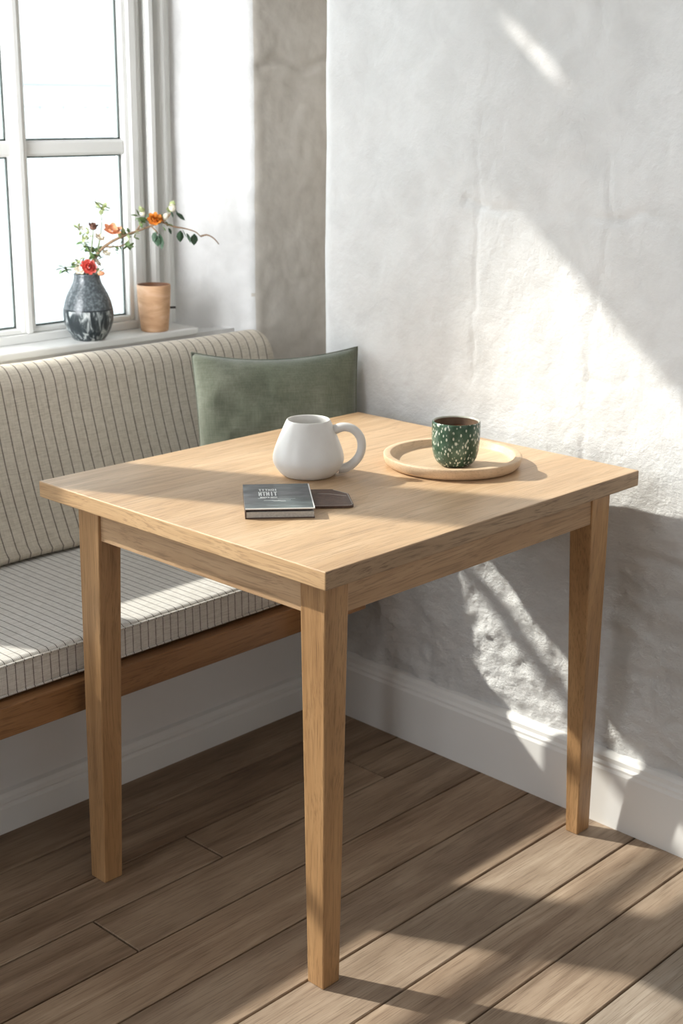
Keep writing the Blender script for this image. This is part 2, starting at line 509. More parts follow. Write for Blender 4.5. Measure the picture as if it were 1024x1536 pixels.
for k, (x, y) in enumerate(pr2):
    t0 = Vector(pr2[max(k - 1, 0)]); t1 = Vector(pr2[min(k + 1, len(pr2) - 1)])
    t = (t1 - t0).normalized(); nrm = Vector((-t.y, t.x))
    nrm = nrm if nrm.y < 0 or nrm.x < 0 else -nrm
    if nrm.y > 0: nrm = -nrm
    for z in zs2:
        p = Vector((x * 1.0, y, z))
        d = noise.fractal(p * 5, 1, 2, 3) * .005 + noise.fractal(p * 22, .8, 2, 4) * .0022
        if y < 1.45 and 1.07 < x < 1.12: d += noise.noise(Vector((1, 2, z * 26))) * .0035
        if x > 1.125:
            for yy, amp in ((1.478 + .012 * math.sin(x * 38), .008), (1.435 + .012 * math.sin(x * 23), .004)):
                d -= amp * math.exp(-((z - yy) / .009) ** 2)
        V.append((x + nrm.x * d, y + nrm.y * d, z))
for i in range(len(pr2) - 1):
    for j in range(nz - 1):
        a = i * nz + j
        F.append((a, a + nz, a + nz + 1, a + 1))
me = bpy.data.meshes.new('wall_back'); me.from_pydata(V, [], F); me.update()
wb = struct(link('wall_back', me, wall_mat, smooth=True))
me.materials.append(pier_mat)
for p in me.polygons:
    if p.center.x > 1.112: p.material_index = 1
bm = bmesh.new()
box(bm, 1.13, 1.6, 1.36, 1.56, 0, CEIL)                 # pier core
box(bm, XL, 1.6, 1.34, 1.56, 0, .60)                    # below the sill
box(bm, XL, 1.13, 1.385, 1.56, .60, .825)
box(bm, XL, -1.24, 1.34, 1.56, .60, CEIL)                # left of the window
box(bm, -1.24, 1.13, 1.34, 1.50, 2.46, CEIL)             # lintel
struct(from_bm('wall_back', bm, wall_mat))
bm = bmesh.new()
v = [bm.verts.new(p) for p in ((-1.24, 1.34, .6), (-1.24, 1.34, 2.46), (-1.12, 1.50, 2.46), (-1.12, 1.50, .6))]
bm.faces.new(v); struct(from_bm('wall_back', bm, wall_mat))
# alcove side beyond the wall end
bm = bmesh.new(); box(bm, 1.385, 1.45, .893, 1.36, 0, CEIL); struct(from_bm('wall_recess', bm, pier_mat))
# panel below the bench + skirting
bm = bmesh.new(); box(bm, XL, .895, .886, .93, 0, .36); struct(from_bm('wall_bench', bm, panel_white))
bm = bmesh.new()
pts = [(.886, .0), (.870, .0), (.870, .052), (.8735, .056), (.8735, .060), (.871, .064), (.871, .074), (.876, .082), (.886, .086)]
for x in (XL, .872):
    pass
def extrude_profile(bm, pts, x0, x1):
    a = [bm.verts.new((x0, p[0], p[1])) for p in pts]; b2 = [bm.verts.new((x1, p[0], p[1])) for p in pts]
    for i in range(len(pts) - 1): bm.faces.new((a[i], a[i + 1], b2[i + 1], b2[i]))
    bm.faces.new(a); bm.faces.new(b2[::-1])
extrude_profile(bm, pts, XL, .868); struct(from_bm('baseboard_back', bm, paint_white))
# right skirting
bm = bmesh.new()
pts = [(0, 0), (-.022, 0), (-.022, .118), (-.019, .124), (-.019, .129), (-.0145, .134), (-.0135, .143), (-.008, .149), (0, .152), (.03, .152)]
a = []; b2 = []
for y, L in ((YF, a), (.88, b2)):
    for dx, z in pts: L.append(bm.verts.new((wall_x(y) + dx + .001, y, z)))
for i in range(len(pts) - 1): bm.faces.new((a[i], a[i + 1], b2[i + 1], b2[i]))
bm.faces.new(a); bm.faces.new(b2[::-1])
struct(from_bm('baseboard_right', bm, paint_white))
# rest of the room
bm = bmesh.new(); box(bm, XL - .1, 1.6, YF - .1, 1.6, CEIL, CEIL + .1); struct(from_bm('ceiling', bm, paint_white))
bm = bmesh.new(); box(bm, XL - .1, XL, YF - .1, 1.56, 0, CEIL); struct(from_bm('wall_left', bm, wall_mat))
bm = bmesh.new(); box(bm, XL, 1.5, YF - .1, YF, 0, CEIL); struct(from_bm('wall_front', bm, wall_mat))

# ------------------------------------------------------------------ window
win = bpy.data.objects.new('window_1', None); COL.objects.link(win); win['kind'] = 'structure'
WZ0 = .841
# casing with mouldings (right jamb), swept along z
def jamb(name, pts, z0, z1):
    bm = bmesh.new()
    a = [bm.verts.new((x, y, z0)) for x, y in pts]; b2 = [bm.verts.new((x, y, z1)) for x, y in pts]
    n = len(pts)
    for i in range(n): bm.faces.new((a[i], a[(i + 1) % n], b2[(i + 1) % n], b2[i]))
    bm.faces.new(a[::-1]); bm.faces.new(b2)
    return from_bm(name, bm, frame_white, win, bevel=.0015)
jamb('jamb', [(.826, 1.50), (.826, 1.462), (.846, 1.462), (.850, 1.468), (.858, 1.468), (.866, 1.474), (.868, 1.484), (.876, 1.484), (.878, 1.468), (.888, 1.462),
              (.900, 1.462), (.904, 1.472), (.908, 1.488), (.918, 1.488), (.924, 1.474), (.938, 1.470), (.946, 1.478), (.952, 1.484), (.962, 1.484), (.972, 1.49), (.972, 1.53), (.826, 1.53)], WZ0, HEAD)
jamb('jamb', [(-1.14, 1.53), (-1.14, 1.484), (-1.11, 1.484), (-1.10, 1.47), (-1.06, 1.47), (-1.05, 1.462), (-1.02, 1.462), (-1.02, 1.53)], WZ0, HEAD)
def bars(name, rects, y0, y1, bev=.004):
    bm = bmesh.new()
    for x0, x1, z0, z1 in rects: box(bm, x0, x1, y0, y1, z0, z1)
    return from_bm(name, bm, frame_white, win, bevel=bev, segs=2)
bars('frame_head', [(-1.02, .826, HEAD - .05, HEAD)], 1.465, 1.53)
bars('sun_slot_panel', [(-1.14, .262, HEAD, 2.47), (.334, .97, HEAD, 2.47), (.262, .334, HEAD, 2.392), (.262, .334, 2.424, 2.47)], 1.478, 1.490, .001)  # added panel above the view; its slot throws a sun streak on the wall
bars('frame_sill', [(-1.02, .826, WZ0, .862)], 1.462, 1.53, .003)
bars('frame_post', [(-.41, -.235, .862, HEAD - .05)], 1.462, 1.53)
# two casements: each with stiles, rails; glazing bars and panes
def casement(x0, x1, ms):
    z0, z1 = .862, HEAD - .05
    r = bars('casement', [(x0, x0 + .014, z0, z1), (x1 - .014, x1, z0, z1), (x0 + .014, x1 - .014, z0, z0 + .012), (x0 + .014, x1 - .014, z1 - .03, z1)], 1.472, 1.512, .003)
    hb = [(x0 + .012, x1 - .012, 1.262, 1.297)]
    o = bars('glazing_bar', hb, 1.474, 1.508, .006)
    for m in ms:
        o = bars('mullion', [(m - .0215, m + .0215, z0, z1)], 1.468, 1.512, .008)
        bars('bead', [(m - .008, m + .008, z0, z1)], 1.462, 1.470, .003)
    gb = bmesh.new(); box(gb, x0 + .01, x1 - .01, 1.488, 1.491, z0 + .008, z1 - .01)
    from_bm('pane', gb, glass, win)
    # dark putty line round the panes
    bm = bmesh.new()
    ed = [x0 + .014] + [v for m in ms for v in (m - .0215, m + .0215)] + [x1 - .014]
    for i in range(0, len(ed), 2):
        for za, zb in ((z0 + .012, 1.262), (1.297, z1 - .03)):
            a, b3 = ed[i], ed[i + 1]
            box(bm, a, a + .004, 1.4915, 1.497, za, zb); box(bm, b3 - .004, b3, 1.4915, 1.497, za, zb)
            box(bm, a, b3, 1.4915, 1.497, zb - .004, zb); box(bm, a, b3, 1.4915, 1.497, za, za + .004)
    from_bm('gasket', bm, gasket, win)
glass, nt, b = newmat('window_glass')
nt.nodes.remove(b)
tr = N(nt, 'ShaderNodeBsdfTransparent'); tr.inputs[0].default_value = (.95, .97, .965, 1)
gl = N(nt, 'ShaderNodeBsdfGlossy'); gl.inputs['Roughness'].default_value = .02
fr = N(nt, 'ShaderNodeFresnel'); fr.inputs['IOR'].default_value = 1.3
mx = N(nt, 'ShaderNodeMixShader')
nt.links.new(fr.outputs[0], mx.inputs[0]); nt.links.new(tr.outputs[0], mx.inputs[1]); nt.links.new(gl.outputs[0], mx.inputs[2])
nt.links.new(mx.outputs[0], nt.nodes['Material Output'].inputs['Surface'])
gasket = simple('gasket', (.16, .18, .17), .5)
casement(-.235, .826, [.513])
casement(-1.02, -.41, [])
bm = bmesh.new()
tube(bm, [Vector((.917, 1.462, .886)), Vector((.917, 1.448, .886)), Vector((.930, 1.440, .886))], .003, 8)
from_bm('window_catch', bm, simple('dark_metal', (.08, .08, .08), .35, .9), win)
# window board (sill)
bm = bmesh.new(); box(bm, -1.2, .95, 1.376, 1.50, .822, WZ0)
o = struct(from_bm('trim_2', bm, frame_white, bevel=.004))

# ------------------------------------------------------------------ outside
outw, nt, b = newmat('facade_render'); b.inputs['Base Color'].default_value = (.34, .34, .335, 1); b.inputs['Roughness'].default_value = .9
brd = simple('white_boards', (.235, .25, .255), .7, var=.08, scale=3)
band_m = simple('grey_capping', (.15, .155, .16), .7)
house = thing('neighbour_house', 'white rendered neighbouring house wall seen bright through the window', 'building', (1.5, 4.6, 0))
bm = bmesh.new()
P = [(-2.62, -1), (-2.62, 2.8), (-2.65, 3.65), (-2.72, 4.42), (-2.79, 4.71), (-2.0, 5.15), (4.5, 5.6), (4.5, -1)]  # left edge and roofline, out of view, shaped to cut off the sun
a = [bm.verts.new((x, .0, z)) for x, z in P]; b2 = [bm.verts.new((x, .3, z)) for x, z in P]
for i in range(len(P)): bm.faces.new((a[i], a[(i + 1) % len(P)], b2[(i + 1) % len(P)], b2[i]))
bm.faces.new(a); bm.faces.new(b2[::-1])
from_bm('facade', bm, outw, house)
fence = thing('garden_fence', 'white vertical board fence with a grey capping rail outside the window', 'fence', (1.6, 4.0, 0))
bm = bmesh.new()
x = -1.2
while x < 3.4:
    box(bm, x, x + .1175, 0, .02, -1, 1.36); x += .12
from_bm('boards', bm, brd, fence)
bm = bmesh.new(); box(bm, -1.2, 3.4, -.015, .05, 1.36, 1.45); from_bm('rail', bm, brd, fence)
bm = bmesh.new(); box(bm, -1.2, 3.4, -.03, .07, 1.45, 1.462); from_bm('capping', bm, band_m, fence)
bm = bmesh.new(); box(bm, -8, 9, 1.8, 9, -1.1, -1.0); gr = struct(from_bm('ground', bm, simple('paving', (.6, .59, .57), .9)))

# ------------------------------------------------------------------ bench
bench = thing('bench', 'built-in oak bench with a long front rail under the window', 'bench', (-.2, .655, 0))
bx0, bx1 = -2.2, 1.0
bm = bmesh.new(); box(bm, bx0, bx1, 0, .028, .316, .374); from_bm('front_rail', bm, bench_wood, bench, bevel=.002)
bm = bmesh.new(); box(bm, bx0, bx1, .028, .215, .35, .374); box(bm, bx0, bx1 + .07, .29, .68, .36, .374); box(bm, bx0, bx1 + .04, .215, .29, .362, .374)
from_bm('seat_board', bm, bench_wood, bench)

def soft_box(name, x0, x1, sect, mat, puff=0, nx=90, rx=.02, parent=None, topfn=None):
    """cushion: cross-section polygon (y,z) swept in x with rounded ends"""
    bm = bmesh.new()
    cy = sum(p[0] for p in sect) / len(sect); cz = sum(p[1] for p in sect) / len(sect)
    rings = []
    xs = []
    m = 7
    for i in range(m): xs.append((x0 + rx * (1 - math.cos(math.pi / 2 * i / m)) , 1 - rx * (1 - math.sin(math.pi / 2 * i / m)) * 1.0))
    for i in range(nx + 1): xs.append((x0 + rx + (x1 - x0 - 2 * rx) * i / nx, 1))
    for i in range(m - 1, -1, -1): xs.append((x1 - rx * (1 - math.cos(math.pi / 2 * i / m)), 1 - rx * (1 - math.sin(math.pi / 2 * i / m))))
    for x, s in xs:
        ring = []
        sh = 1 - s
        for y, z in sect:
            d = Vector((y - cy, z - cz)); L = d.length
            dn = d / L
            yy, zz = y - dn.x * sh, z - dn.y * sh
            if topfn: yy, zz = topfn(x, yy, zz)
            w = noise.noise(Vector((x * 6, yy * 7, zz * 7))) * puff
            ring.append(bm.verts.new((x, yy + dn.x * w, zz + dn.y * w)))
        rings.append(ring)
    n = len(sect)
    for a, b3 in zip(rings, rings[1:]):
        for k in range(n): bm.faces.new((a[k], a[(k + 1) % n], b3[(k + 1) % n], b3[k]))
    bm.faces.new(rings[0][::-1]); bm.faces.new(rings[-1])
    return bm

def round_rect(y0, y1, z0, z1, r, n=6, step=.02):
    pts = []
    for cx, cz, a0 in ((y1 - r, z1 - r, 0), (y0 + r, z1 - r, 90), (y0 + r, z0 + r, 180), (y1 - r, z0 + r, 270)):
        for i in range(n + 1):
            a = R(a0 + 90 * i / n); pts.append((cx + r * math.cos(a), cz + r * math.sin(a)))
    out = []
    for i, p in enumerate(pts):
        q = pts[(i + 1) % len(pts)]
        k = max(1, int(math.dist(p, q) / step))
        for j in range(k): out.append((p[0] + (q[0] - p[0]) * j / k, p[1] + (q[1] - p[1]) * j / k))
    return out
# seat cushion (object origin at its front left bottom)
sect = round_rect(0, .475, 0, .069, .014, step=.03)
bm = soft_box('seat_cushion', -1.2, 1.045, sect, seat_fab, puff=.0022, nx=160, rx=.018)
# narrower in front of the wall end: keep it clear of the right wall
for v in bm.verts:
    if v.co.x > .80 and False: pass
seat = from_bm('seat_cushion', bm, seat_fab, smooth=True)
seat.location = (-.2, .678, .376)
tag(seat, 'long pale seat cushion with thin dark stripes on the wooden bench', 'seat cushion')
bm = bmesh.new()
for z in (.008, .063):
    tube(bm, [Vector((-1.19 + 2.22 * i / 120, -.0006 + noise.noise(Vector((i * .3, 0, z))) * .001, z)) for i in range(121)], .0022, 6)
from_bm('piping', bm, seat_fab, seat, smooth=True)

# backrest cushion: reclined section, rounded roll top
def back_section():
    pts = []
    # local y,z ; z=0 at seat top
    pts += [(.004 + .0 , .004), (.0, .015)]
    n = 26
    for i in range(1, n + 1):
        t = i / n
        pts.append((.006 + .115 * t + .012 * math.sin(math.pi * t), .015 + .335 * t))
    # rounded top
    cx, cz, r = .168, .342, .046
    for i in range(1, 13):
        a = R(165 - 150 * i / 12); pts.append((cx + r * math.cos(a), cz + r * math.sin(a)))
    pts += [(.216, .34), (.217, .28), (.216, .2), (.215, .1), (.214, .01), (.2, .002), (.12, 0), (.05, 0)]
    return pts
def btop(x, y, z):
    return y, z * (1 + .006 * (.5 - x))
bm = soft_box('backrest', -1.3, 1.275, back_section(), back_fab, puff=.003, nx=170, rx=.03, topfn=btop)
back = from_bm('backrest_cushion', bm, back_fab, smooth=True)
back.location = (-.2, 1.115, .449)
tag(back, 'tall beige linen backrest cushion with dark pinstripes below the window', 'backrest cushion')

# ------------------------------------------------------------------ green pillow
def pillow():
    bm = bmesh.new()
    n = 44; W, H, T = .365, .405, .13
    grid = {}
    for side in (1, -1):
        for i in range(n + 1):
            for j in range(n + 1):
                u = -1 + 2 * i / n; v = -1 + 2 * j / n
                if side == -1 and (i in (0, n) or j in (0, n)):
                    grid[side, i, j] = grid[1, i, j]; continue
                e = (1 - abs(u) ** 2.6) * (1 - abs(v) ** 2.6)
                th = T / 2 * max(0, e) ** .42
                pinx = 1 - .055 * (1 - v * v) ; piny = 1 - .045 * (1 - u * u) * (1.25 if v > 0 else .6)
                x = u * W / 2 * (1 - .05 * (1 - abs(v) ** 2)); z = v * H / 2 * (1 - (.11 if v > 0 else .04) * (1 - abs(u) ** 2))
                w = noise.fractal(Vector((x * 9, z * 9, side * 3)), 1, 2, 3) * .006 * min(1, e * 2)
                w += math.sin((x * 1.2 + z) * 40) * .001 * e
                grid[side, i, j] = bm.verts.new((x, -side * th - side * w, z))
    for side in (1, -1):
        for i in range(n):
            for j in range(n):
                q = [grid[side, i, j], grid[side, i + 1, j], grid[side, i + 1, j + 1], grid[side, i, j + 1]]
                if side == -1: q.reverse()
                try: bm.faces.new(q)
                except ValueError: pass
    return bm
pil = from_bm('throw_pillow', pillow(), pillow_mat, smooth=True)
pil.matrix_world = Matrix.Translation((.742, .872, .666)) @ Matrix.Rotation(R(-50), 4, 'Z') @ Matrix.Rotation(R(-7), 4, 'X') @ Matrix.Rotation(R(-3), 4, 'Y')
tag(pil, 'sage green linen cushion leaning in the corner behind the table', 'pillow')
bm = bmesh.new()
n = 60; W, H = .365, .405
def edge_pt(u, v):
    return Vector((u * W / 2 * (1 - .05 * (1 - v * v)), 0, v * H / 2 * (1 - (.11 if v > 0 else .04) * (1 - u * u))))
loop = [edge_pt(-1 + 2 * i / n, 1) for i in range(n)] + [edge_pt(1, 1 - 2 * i / n) for i in range(n)] + [edge_pt(1 - 2 * i / n, -1) for i in range(n)] + [edge_pt(-1, -1 + 2 * i / n) for i in range(n + 1)]
tube(bm, loop, .0016, 6, up=Vector((0, 1, 0)))
from_bm('seam', bm, pillow_mat, pil, smooth=True)

# ------------------------------------------------------------------ table
SX, SY, H, TH = .8137, .6981, .75, .0289
tb = thing('dining_table', 'square light oak dining table with four tapered legs standing on the floorboards', 'table', (0, 0, 0))
bm = bmesh.new(); box(bm, 0, SX, 0, SY, H - TH, H)
tt = from_bm('tabletop', bm, None, tb, bevel=.0022, segs=3)
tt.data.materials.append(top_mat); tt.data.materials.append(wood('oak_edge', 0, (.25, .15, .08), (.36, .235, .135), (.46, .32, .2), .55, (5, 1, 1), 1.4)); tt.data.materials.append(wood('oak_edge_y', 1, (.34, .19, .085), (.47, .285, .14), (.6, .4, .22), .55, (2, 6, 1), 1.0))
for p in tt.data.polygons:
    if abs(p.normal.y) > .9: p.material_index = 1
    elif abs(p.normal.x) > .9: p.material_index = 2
def leg(t0, s0, b0, s1):
    bm = bmesh.new()
    z1 = H - TH
    a = [bm.verts.new((b0[0] + dx * s1[0], b0[1] + dy * s1[1], 0)) for dx, dy in ((0, 0), (1, 0), (1, 1), (0, 1))]
    m = [bm.verts.new((t0[0] + dx * s0[0], t0[1] + dy * s0[1], z1)) for dx, dy in ((0, 0), (1, 0), (1, 1), (0, 1))]
    for i in range(4): bm.faces.new((a[i], a[(i + 1) % 4], m[(i + 1) % 4], m[i]))
    bm.faces.new(a[::-1]); bm.faces.new(m)
    return from_bm('leg', bm, oak_z, tb, bevel=.0022, segs=2)
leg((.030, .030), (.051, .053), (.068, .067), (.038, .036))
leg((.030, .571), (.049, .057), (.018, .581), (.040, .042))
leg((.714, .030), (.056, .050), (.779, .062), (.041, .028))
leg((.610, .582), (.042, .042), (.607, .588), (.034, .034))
zt, zb = H - TH, .660
def apron(x0, x1, y0, y1, m):
    bm = bmesh.new(); box(bm, x0, x1, y0, y1, zb, zt); from_bm('apron', bm, m, tb, bevel=.0012)
apron(.035, .057, .080, .574, oak_y)
apron(.078, .718, .035, .057, oak_x)
apron(.0745, .612, .592, .612, oak_x)
apron(.700, .722, .078, .640, oak_y) if False else apron(.626, .646, .055, .584, oak_y)

# ------------------------------------------------------------------ mug
RIGHT = Vector((.69, -.724, 0)); ang_r = math.atan2(-.724, .69)
mug = thing('mug', 'white pear-shaped ceramic mug with a big round handle beside the dark notebook', 'mug', (.364, .399, .75), ang_r)
out = [(0, 0), (.040, 0), (.0445, .001), (.050, .005), (.0575, .014), (.0625, .024), (.0637, .031), (.0625, .040), (.0585, .053), (.0525, .068), (.0455, .085), (.0400, .097), (.0385, .1005), (.0368, .1015), (.0352, .1000)]
inn = [(.036, .093), (.041, .080), (.048, .064), (.055, .046), (.058, .032), (.055, .018), (.045, .008), (.0, .006)]
bm = bmesh.new(); lathe(bm, out + inn, 72)
o = from_bm('body', bm, mug_mat, mug, smooth=True)
o.modifiers.new('s', 'SUBSURF').levels = 1; o.modifiers['s'].render_levels = 1
bm = bmesh.new()
hp = catmull([Vector(p) for p in ((.040, 0, .0795), (.049, 0, .0835), (.062, 0, .0875), (.078, 0, .084), (.0905, 0, .071), (.0945, 0, .053), (.090, 0, .035), (.078, 0, .0205), (.066, 0, .0135), (.054, 0, .0125))], 6)
tube(bm, hp, lambda t: .0062 + .0012 * abs(2 * t - 1) ** 2, 14, flat=1.25, up=Vector((0, 1, 0)))
for v in bm.verts: v.co.y *= 1.25
from_bm('handle', bm, mug_mat, mug, smooth=True)

# ------------------------------------------------------------------ tray and green cup
tray = thing('serving_tray', 'round pale wooden tray with raised rim holding the green cup', 'tray', (.603, .265, .75))
bm = bmesh.new()
lathe(bm, [(0, .0), (.112, .0), (.119, .002), (.1240, .007), (.1262, .015), (.1264, .0205), (.1258, .0215), (.1245, .0220), (.1150, .0220), (.1138, .0216), (.1130, .0205), (.1105, .0125), (.1080, .0095), (.103, .0085), (0, .0085)], 96)
from_bm('dish', bm, tray_wood, tray, smooth=True)
cup = thing('cup', 'small handleless green cup with white speckles standing on the wooden tray', 'cup', (.580, .240, .759))
bm = bmesh.new()
co = [(0, 0), (.024, 0), (.028, .0015), (.034, .007), (.0385, .015), (.0415, .026), (.0430, .040), (.0436, .055), (.0437, .070), (.0434, .0785), (.0428, .0805), (.0416, .0812)]
bm2 = bm; lathe(bm, co, 72); from_bm('body', bm, speckle, cup, smooth=True)
bm = bmesh.new()
lathe(bm, [(.0416, .0812), (.0404, .0805), (.0398, .0785)], 72)
rimm = simple('cup_rim', (.50, .50, .42), .3, var=.2, scale=60); from_bm('rim', bm, rimm, cup, smooth=True)
bm = bmesh.new()
lathe(bm, [(.0398, .0785), (.0396, .065), (.0385, .040), (.034, .018), (.024, .010), (0, .008)], 72)
from_bm('interior', bm, simple('cup_inside', (.20, .13, .085), .3, var=.4, scale=40), cup, smooth=True)
bm = bmesh.new(); lathe(bm, [(0, .066), (.0397, .066)], 48)
from_bm('drink', bm, simple('coffee', (.11, .045, .02), .08), cup)

# ------------------------------------------------------------------ notebook and leather sleeve
def cover_material():
    m, nt, b = newmat('notebook_cover')
    n1 = noise_n(nt, coords(nt, (18, 60, 10)), 1.0, 5, .65)
    n2 = noise_n(nt, coords(nt, (7, 7, 7)), 1.0, 3)
    c = ramp(nt, n1, [(.3, (.045, .048, .055)), (.5, (.10, .11, .12)), (.68, (.20, .215, .225)), (.8, (.42, .43, .43))])
    c = mixc(nt, c, ramp(nt, n2, [(.4, (.75, .66, .68)), (.6, (.72, .9, .84))]), .6, 'MULTIPLY')
    nt.links.new(c, b.inputs['Base Color']); b.inputs['Roughness'].default_value = .35
    bump(nt, b, n1, .2, .001)
    return m
cov = cover_material()
BA = R(-41)
bk = thing('notebook', 'small dark grey notebook with white print lying in front of the mug', 'notebook', (.187, .2925, .75), BA)
hw, hd = .0555, .0745
bm = bmesh.new(); box(bm, -hw, hw, -hd, hd, .0148, .0172); from_bm('front_cover', bm, cov, bk, bevel=.0006)
bm = bmesh.new(); box(bm, -hw, hw, -hd, hd, .0, .0022); box(bm, -hw, -hw + .002, -hd, hd, .0022, .0148)
from_bm('back_cover', bm, simple('brown_cover', (.10, .065, .05), .5), bk, bevel=.0005)
bm = bmesh.new(); box(bm, -hw + .0021, hw - .001, -hd + .001, hd - .002, .0023, .0113); from_bm('pages', bm, simple('page_edges', (.50, .48, .45), .8, var=.25, scale=300), bk)
bm = bmesh.new(); box(bm, -hw + .0021, hw - .003, -hd + .006, hd - .004, .0113, .0148); from_bm('gap_shade', bm, simple('gap_shade_brown', (.06, .03, .025), .6), bk)  # dark block: shade of the gap under the cover put into its colour
bm = bmesh.new(); box(bm, -hw + .0005, hw - .0005, -hd - .0004, -hd + .0022, .0156, .01735); box(bm, hw - .0016, hw + .0003, -hd, hd - .002, .0157, .0173)
from_bm('cover_edge', bm, simple('worn_edge', (.72, .71, .69), .6), bk)
# worn white print: rows of small block letters, unreadable
ink = simple('white_ink', (.82, .83, .82), .6)
bm = bmesh.new()
rn = random.Random(3)
for row, (yy, hh, x0, x1, step) in enumerate(((.030, .012, -.030, -.003, .0052), (.000, .024, -.031, -.003, .0062), (-.0125, .006, -.029, -.005, .0040))):
    x = x0
    while x < x1:
        w = step * rn.uniform(.78, .98)
        kind = rn.choice('HIEOTN')
        s = max(.0013, w * .36)
        z0, z1 = .01722, .01742
        def st(a, b3, c, d): box(bm, x + a, x + b3, yy + c, yy + d, z0, z1)
        if kind in 'HEON': st(0, s, 0, hh)
        if kind in 'HON': st(w - s, w, 0, hh)
        if kind in 'EOT': st(0, w, hh - s * 1.6, hh)
        if kind in 'EO': st(0, w, 0, s * 1.6)
        if kind in 'HE': st(0, w, hh * .42, hh * .42 + s * 1.6)
        if kind in 'IT': st(w / 2 - s / 2, w / 2 + s / 2, 0, hh)
        if kind == 'N': st(s, w - s, hh * .35, hh * .65)
        x += step
for _ in range(9):
    x = rn.uniform(-.045, .01); yy = rn.uniform(-.035, -.015)
    box(bm, x, x + rn.uniform(.006, .022), yy, yy + .0006, .01722, .0174)
from_bm('cover_print', bm, ink, bk)

def leather_mat():
    m, nt, b = newmat('brown_leather')
    v = coords(nt)
    n1 = noise_n(nt, v, 120, 5, .7)
    c = ramp(nt, n1, [(.3, (.055, .027, .018)), (.55, (.105, .055, .037)), (.8, (.19, .12, .09))])
    nt.links.new(c, b.inputs['Base Color']); b.inputs['Roughness'].default_value = .42
    bump(nt, b, n1, .4, .001)
    return m
lea = leather_mat()
cd = thing('leather_card_holder', 'flat brown leather card holder with pale stitching beside the notebook', 'card holder', (.187, .2925, .75), BA)
bm = bmesh.new()
u0, u1, v0, v1 = .0575, .124, -.022, .083
pts = [(u0, v0)]
r = .012
for i in range(7): a_ = R(-90 + 90 * i / 6); pts.append((u1 - r + r * math.cos(a_), v0 + r + r * math.sin(a_)))
pts += [(u1 - .002, v1 - .03), (u1 - .028, v1), (u0, v1)]
a = [bm.verts.new((x, y, 0)) for x, y in pts]; b2 = [bm.verts.new((x, y, .0042)) for x, y in pts]
for i in range(len(pts)): bm.faces.new((a[i], a[(i + 1) % len(pts)], b2[(i + 1) % len(pts)], b2[i]))
bm.faces.new(a[::-1]); bm.faces.new(b2)
from_bm('sleeve', bm, lea, cd, bevel=.0009)
bm = bmesh.new()
path = [(u0 + .002, v0 + .0022)] + [(u1 - r + (r - .0022) * math.cos(R(-90 + 90 * i / 8)), v0 + r + (r - .0022) * math.sin(R(-90 + 90 * i / 8))) for i in range(9)] + [(u1 - .0045, v1 - .031), (u1 - .029, v1 - .003)]
dense = []
for p, q in zip(path, path[1:]):
    L = math.dist(p, q); k = max(1, int(L / .0008))
    for i in range(k): dense.append((p[0] + (q[0] - p[0]) * i / k, p[1] + (q[1] - p[1]) * i / k))
k = 0
while k < len(dense) - 4:
    tube(bm, [Vector((*dense[k], .0044)), Vector((*dense[k + 1], .0047)), Vector((*dense[k + 2], .0044))], .00045, 5)
    k += 4
tube(bm, [Vector((u0 + .012, v1 - .03, .0044)), Vector((u0 + .032, v1 - .032, .0045)), Vector((u1 - .008, v1 - .045, .0044))], .0004, 5)
from_bm('stitching', bm, simple('pale_thread', (.62, .58, .54), .8), cd)

# ------------------------------------------------------------------ sill: vase, clay cup
SZ = WZ0
vase = thing('vase', 'dark grey glazed pottery vase with streaked lower half on the window sill', 'vase', (.641, 1.412, SZ))
vp = [(0, 0), (.033, 0), (.036, .001), (.0415, .007), (.0515, .024), (.0575, .044), (.0590, .060), (.0582, .073), (.0573, .0755), (.0540, .090), (.0480, .106), (.0400, .121), (.0340, .132), (.0310, .142), (.0300, .151), (.0306, .1545), (.0290, .1555), (.0270, .153), (.027, .140), (.034, .122), (.048, .096), (.052, .06), (.04, .015), (0, .008)]
bm = bmesh.new(); lathe(bm, vp, 64); from_bm('body', bm, vase_mat, vase, smooth=True)
pot = thing('clay_cup', 'tan terracotta cup with wavy marbling standing right of the vase', 'cup', (.836, 1.408, SZ))
bm = bmesh.new()
lathe(bm, [(0, 0), (.031, 0), (.0335, .002), (.0345, .012), (.0385, .055), (.0410, .100), (.0412, .112), (.0403, .1138), (.0385, .112), (.037, .09), (.033, .02), (0, .008)], 56)
from_bm('body', bm, terra, pot, smooth=True)
bm = bmesh.new(); lathe(bm, [(.0401, .1137), (.0385, .1122), (.037, .09), (.0365, .085)], 56)
bmesh.ops.scale(bm, vec=(.995, .995, 1), verts=bm.verts[:])
from_bm('inner_lip', bm, simple('lip_brown', (.22, .10, .05), .5), pot, smooth=True)

# flowering branches in the vase (local frame: origin at vase mouth, a = towards the right of the sill)
leaf_g = simple('leaf_green', (.16, .26, .09), .5, var=.5, scale=60)
leaf_d = simple('leaf_dark', (.045, .10, .05), .5, var=.4, scale=60)
leaf_y = simple('leaf_pale', (.42, .48, .22), .5, var=.3, scale=60)
bark = simple('twig_bark', (.34, .22, .13), .7, var=.4, scale=80)
bark_p = simple('twig_green', (.28, .33, .16), .6, var=.3, scale=80)
pet_o = simple('petal_orange', (.85, .33, .05), .5, var=.3, scale=90)
pet_s = simple('petal_salmon', (.85, .38, .20), .5, var=.2, scale=90)
pet_r = simple('petal_coral', (.82, .13, .10), .5, var=.3, scale=90)
pet_w = simple('petal_cream', (.80, .74, .60), .5, var=.1, scale=90)
pet_b = simple('bud_brown', (.20, .09, .06), .6, var=.3, scale=90)
D = Vector((.82, -.57, 0)); Dp = Vector((.57, .82, 0))
MO = Vector((.641, 1.412, SZ + .149))
